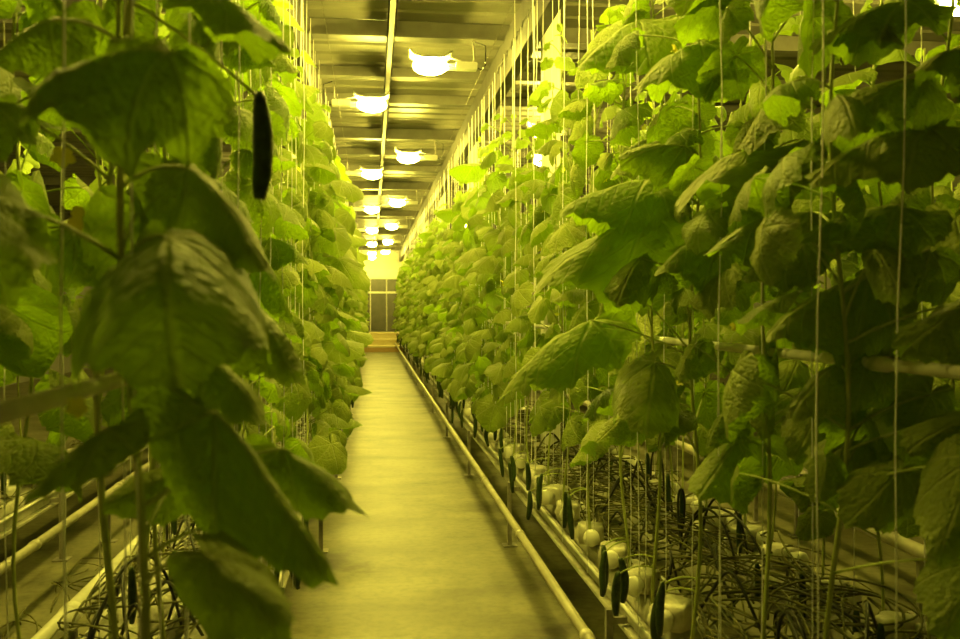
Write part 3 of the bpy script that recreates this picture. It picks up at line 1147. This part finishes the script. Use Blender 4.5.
# ------------------------------------------------------------------ twines and wires
for x, lab in ((R_A - 0.15, 'thin steel wire nearest the aisle above the right-hand row'), (L_A + 0.13, 'thin steel wire nearest the aisle above the left-hand row'), (R_A - 0.03, 'thin steel wire high above the right-hand row holding the twines'), (L_A + 0.03, 'thin steel wire high above the left-hand row holding the twines')):
    tag(MB().tube([(x, Y0, WIRE_Z), (x, YW, WIRE_Z)], 0.0025, 6).build('support_wire', 'steel'), lab, 'wire')
TW = []
for i in range(8):
    rnd = random.Random(i)
    pts = [(0.004 * math.sin(k * 1.3 + i) if 0 < k < 11 else 0, 0.004 * math.sin(k * 1.7 + i * 2) if 0 < k < 11 else 0, 0.47 + (WIRE_Z - 0.47) * k / 11) for k in range(12)]
    TW.append(MB().tube(pts, 0.0023 if i < 4 else 0.0015, 5).mesh('twine', 'twine'))
for x, ya, yb, lo, hi, lab, grp in ((R_A - 0.03, 1.55, 5.2, 0.18, 0.32, 'white twine hanging over the nearest plants right of the aisle', 'twines over the nearest right-hand plants'),
                                    (R_A - 0.03, 5.2, 9, 0.15, 0.26, 'white twine hanging over the near plants right of the aisle', 'twines over the near right-hand plants'),
                                    (R_A - 0.03, 9, 27, 0.24, 0.38, 'white twine hanging over the far plants right of the aisle', 'twines over the far right-hand plants'),
                                    (L_A + 0.03, 1.2, 8, 0.18, 0.32, 'white twine hanging over the near plants left of the aisle', 'twines over the near left-hand plants'),
                                    (L_A + 0.03, 8, 18, 0.35, 0.5, 'white twine hanging over the far plants left of the aisle', 'twines over the far left-hand plants'),
                                    (R_A - 0.15, 1.6, 5.5, 0.4, 0.7, 'white twine hanging in front of the plants right of the aisle', 'twines in front of the right-hand plants'),
                                    (L_A + 0.13, 1.15, 4, 0.2, 0.4, 'white twine hanging in front of the plants left of the aisle', 'twines in front of the left-hand plants'),
                                    (R_B, 2.4, 12, 0.3, 0.5, 'white twine hanging over the back line of the right-hand row', 'twines over the right-hand back line'),
                                    (L_B, 1.6, 8, 0.25, 0.45, 'white twine hanging over the back line of the left-hand row', 'twines over the left-hand back line')):
    y = ya
    while y < yb:
        o = link('twine', rp.choice(TW[4:] if ya < 3 else TW[:4]), None, (x, y, 0))
        o.rotation_euler.z = rp.uniform(0, 6.28)
        # foot tied a little aside of the knot on the wire
        o.matrix_basis = Matrix.Translation((x, y, 0)) @ Matrix(((1, 0, rp.uniform(-0.012, 0.012), 0), (0, 1, rp.uniform(-0.03, 0.03), 0), (0, 0, 1, 0), (0, 0, 0, 1))) @ Matrix.Translation((0, 0, 0))
        tag(o, lab, 'twine', grp)
        y += rp.uniform(lo, hi)

# ------------------------------------------------------------------ bare old vines coiled on the slabs, black drip hoses


def vine_tangle(name, x0, x1, ya, yb, n, label, seed, sd, zf=None):
    rnd = random.Random(seed)
    mb = MB()
    for k in range(n):
        y = ya + (yb - ya) * (rnd.random() ** 1.8)
        x = rnd.uniform(x0, x1)
        z = rnd.uniform(0.43, 0.53) if zf is None else zf
        d = Vector((rnd.uniform(-0.5, 0.5), rnd.choice((-1, 1)), 0)).normalized()
        pts, p = [], Vector((x, y, z))
        turn, m, rise = rnd.uniform(-0.22, 0.22), rnd.randint(14, 26), rnd.uniform(0.02, 0.09)
        for i in range(m):
            pts.append(p + Vector((0, 0, rise * math.sin(PI * i / (m - 1)))))
            p = p + d * 0.045
            d = Matrix.Rotation(turn, 3, 'Z') @ d
            turn += rnd.uniform(-0.04, 0.04)
            p.x = min(max(p.x, x0 - 0.03), x1 + 0.03)
        mb.tube(pts, rnd.uniform(0.0022, 0.0045), 5)
    o = mb.build(name, 'vine')
    return tag(o, label, 'vines', None, 'stuff')


vine_tangle('bare_vines', 1.06, 1.62, 1.5, 12, 520, 'tangle of bare old cucumber vines lying along the right-hand slabs', 3, -1)
vine_tangle('bare_vines', -0.88, -0.52, 0.9, 9, 300, 'tangle of bare old cucumber vines lying along the left-hand slabs', 4, 1)
vine_tangle('bare_vines', -2.2, -1.92, 2.0, 8, 110, 'tangle of bare old vines on the far left trough', 6, 1)

vine_tangle('bare_vines', -1.62, -1.12, 2.2, 5.5, 60, 'loose bare vines dropped on the bare floor beside the thick pipe', 8, 1, 0.006)

rh = random.Random(21)
for x0, x1, ya, yb, n, lab, grp in ((1.02, 1.6, 1.6, 7.0, 48, 'thin black drip hose looping over the right-hand slabs', 'drip hoses on the right-hand slabs'),
                                    (-0.9, -0.5, 1.0, 4.5, 22, 'thin black drip hose looping over the left-hand slabs', 'drip hoses on the left-hand slabs')):
    for k in range(n):
        y = ya + (yb - ya) * rh.random() ** 1.3
        a = Vector((rh.uniform(x0, x1), y, 0.43))
        b = Vector((rh.uniform(x0, x1), y + rh.uniform(-0.5, 0.5), 0.43))
        h = rh.uniform(0.12, 0.30)
        pts = [a.lerp(b, u) + Vector((0, 0.05 * math.sin(u * 6), h * math.sin(PI * u))) for u in (i / 14 for i in range(15))]
        tag(MB().tube(pts, 0.0055, 6).build('drip_hose', 'hose'), lab, 'hose', grp)
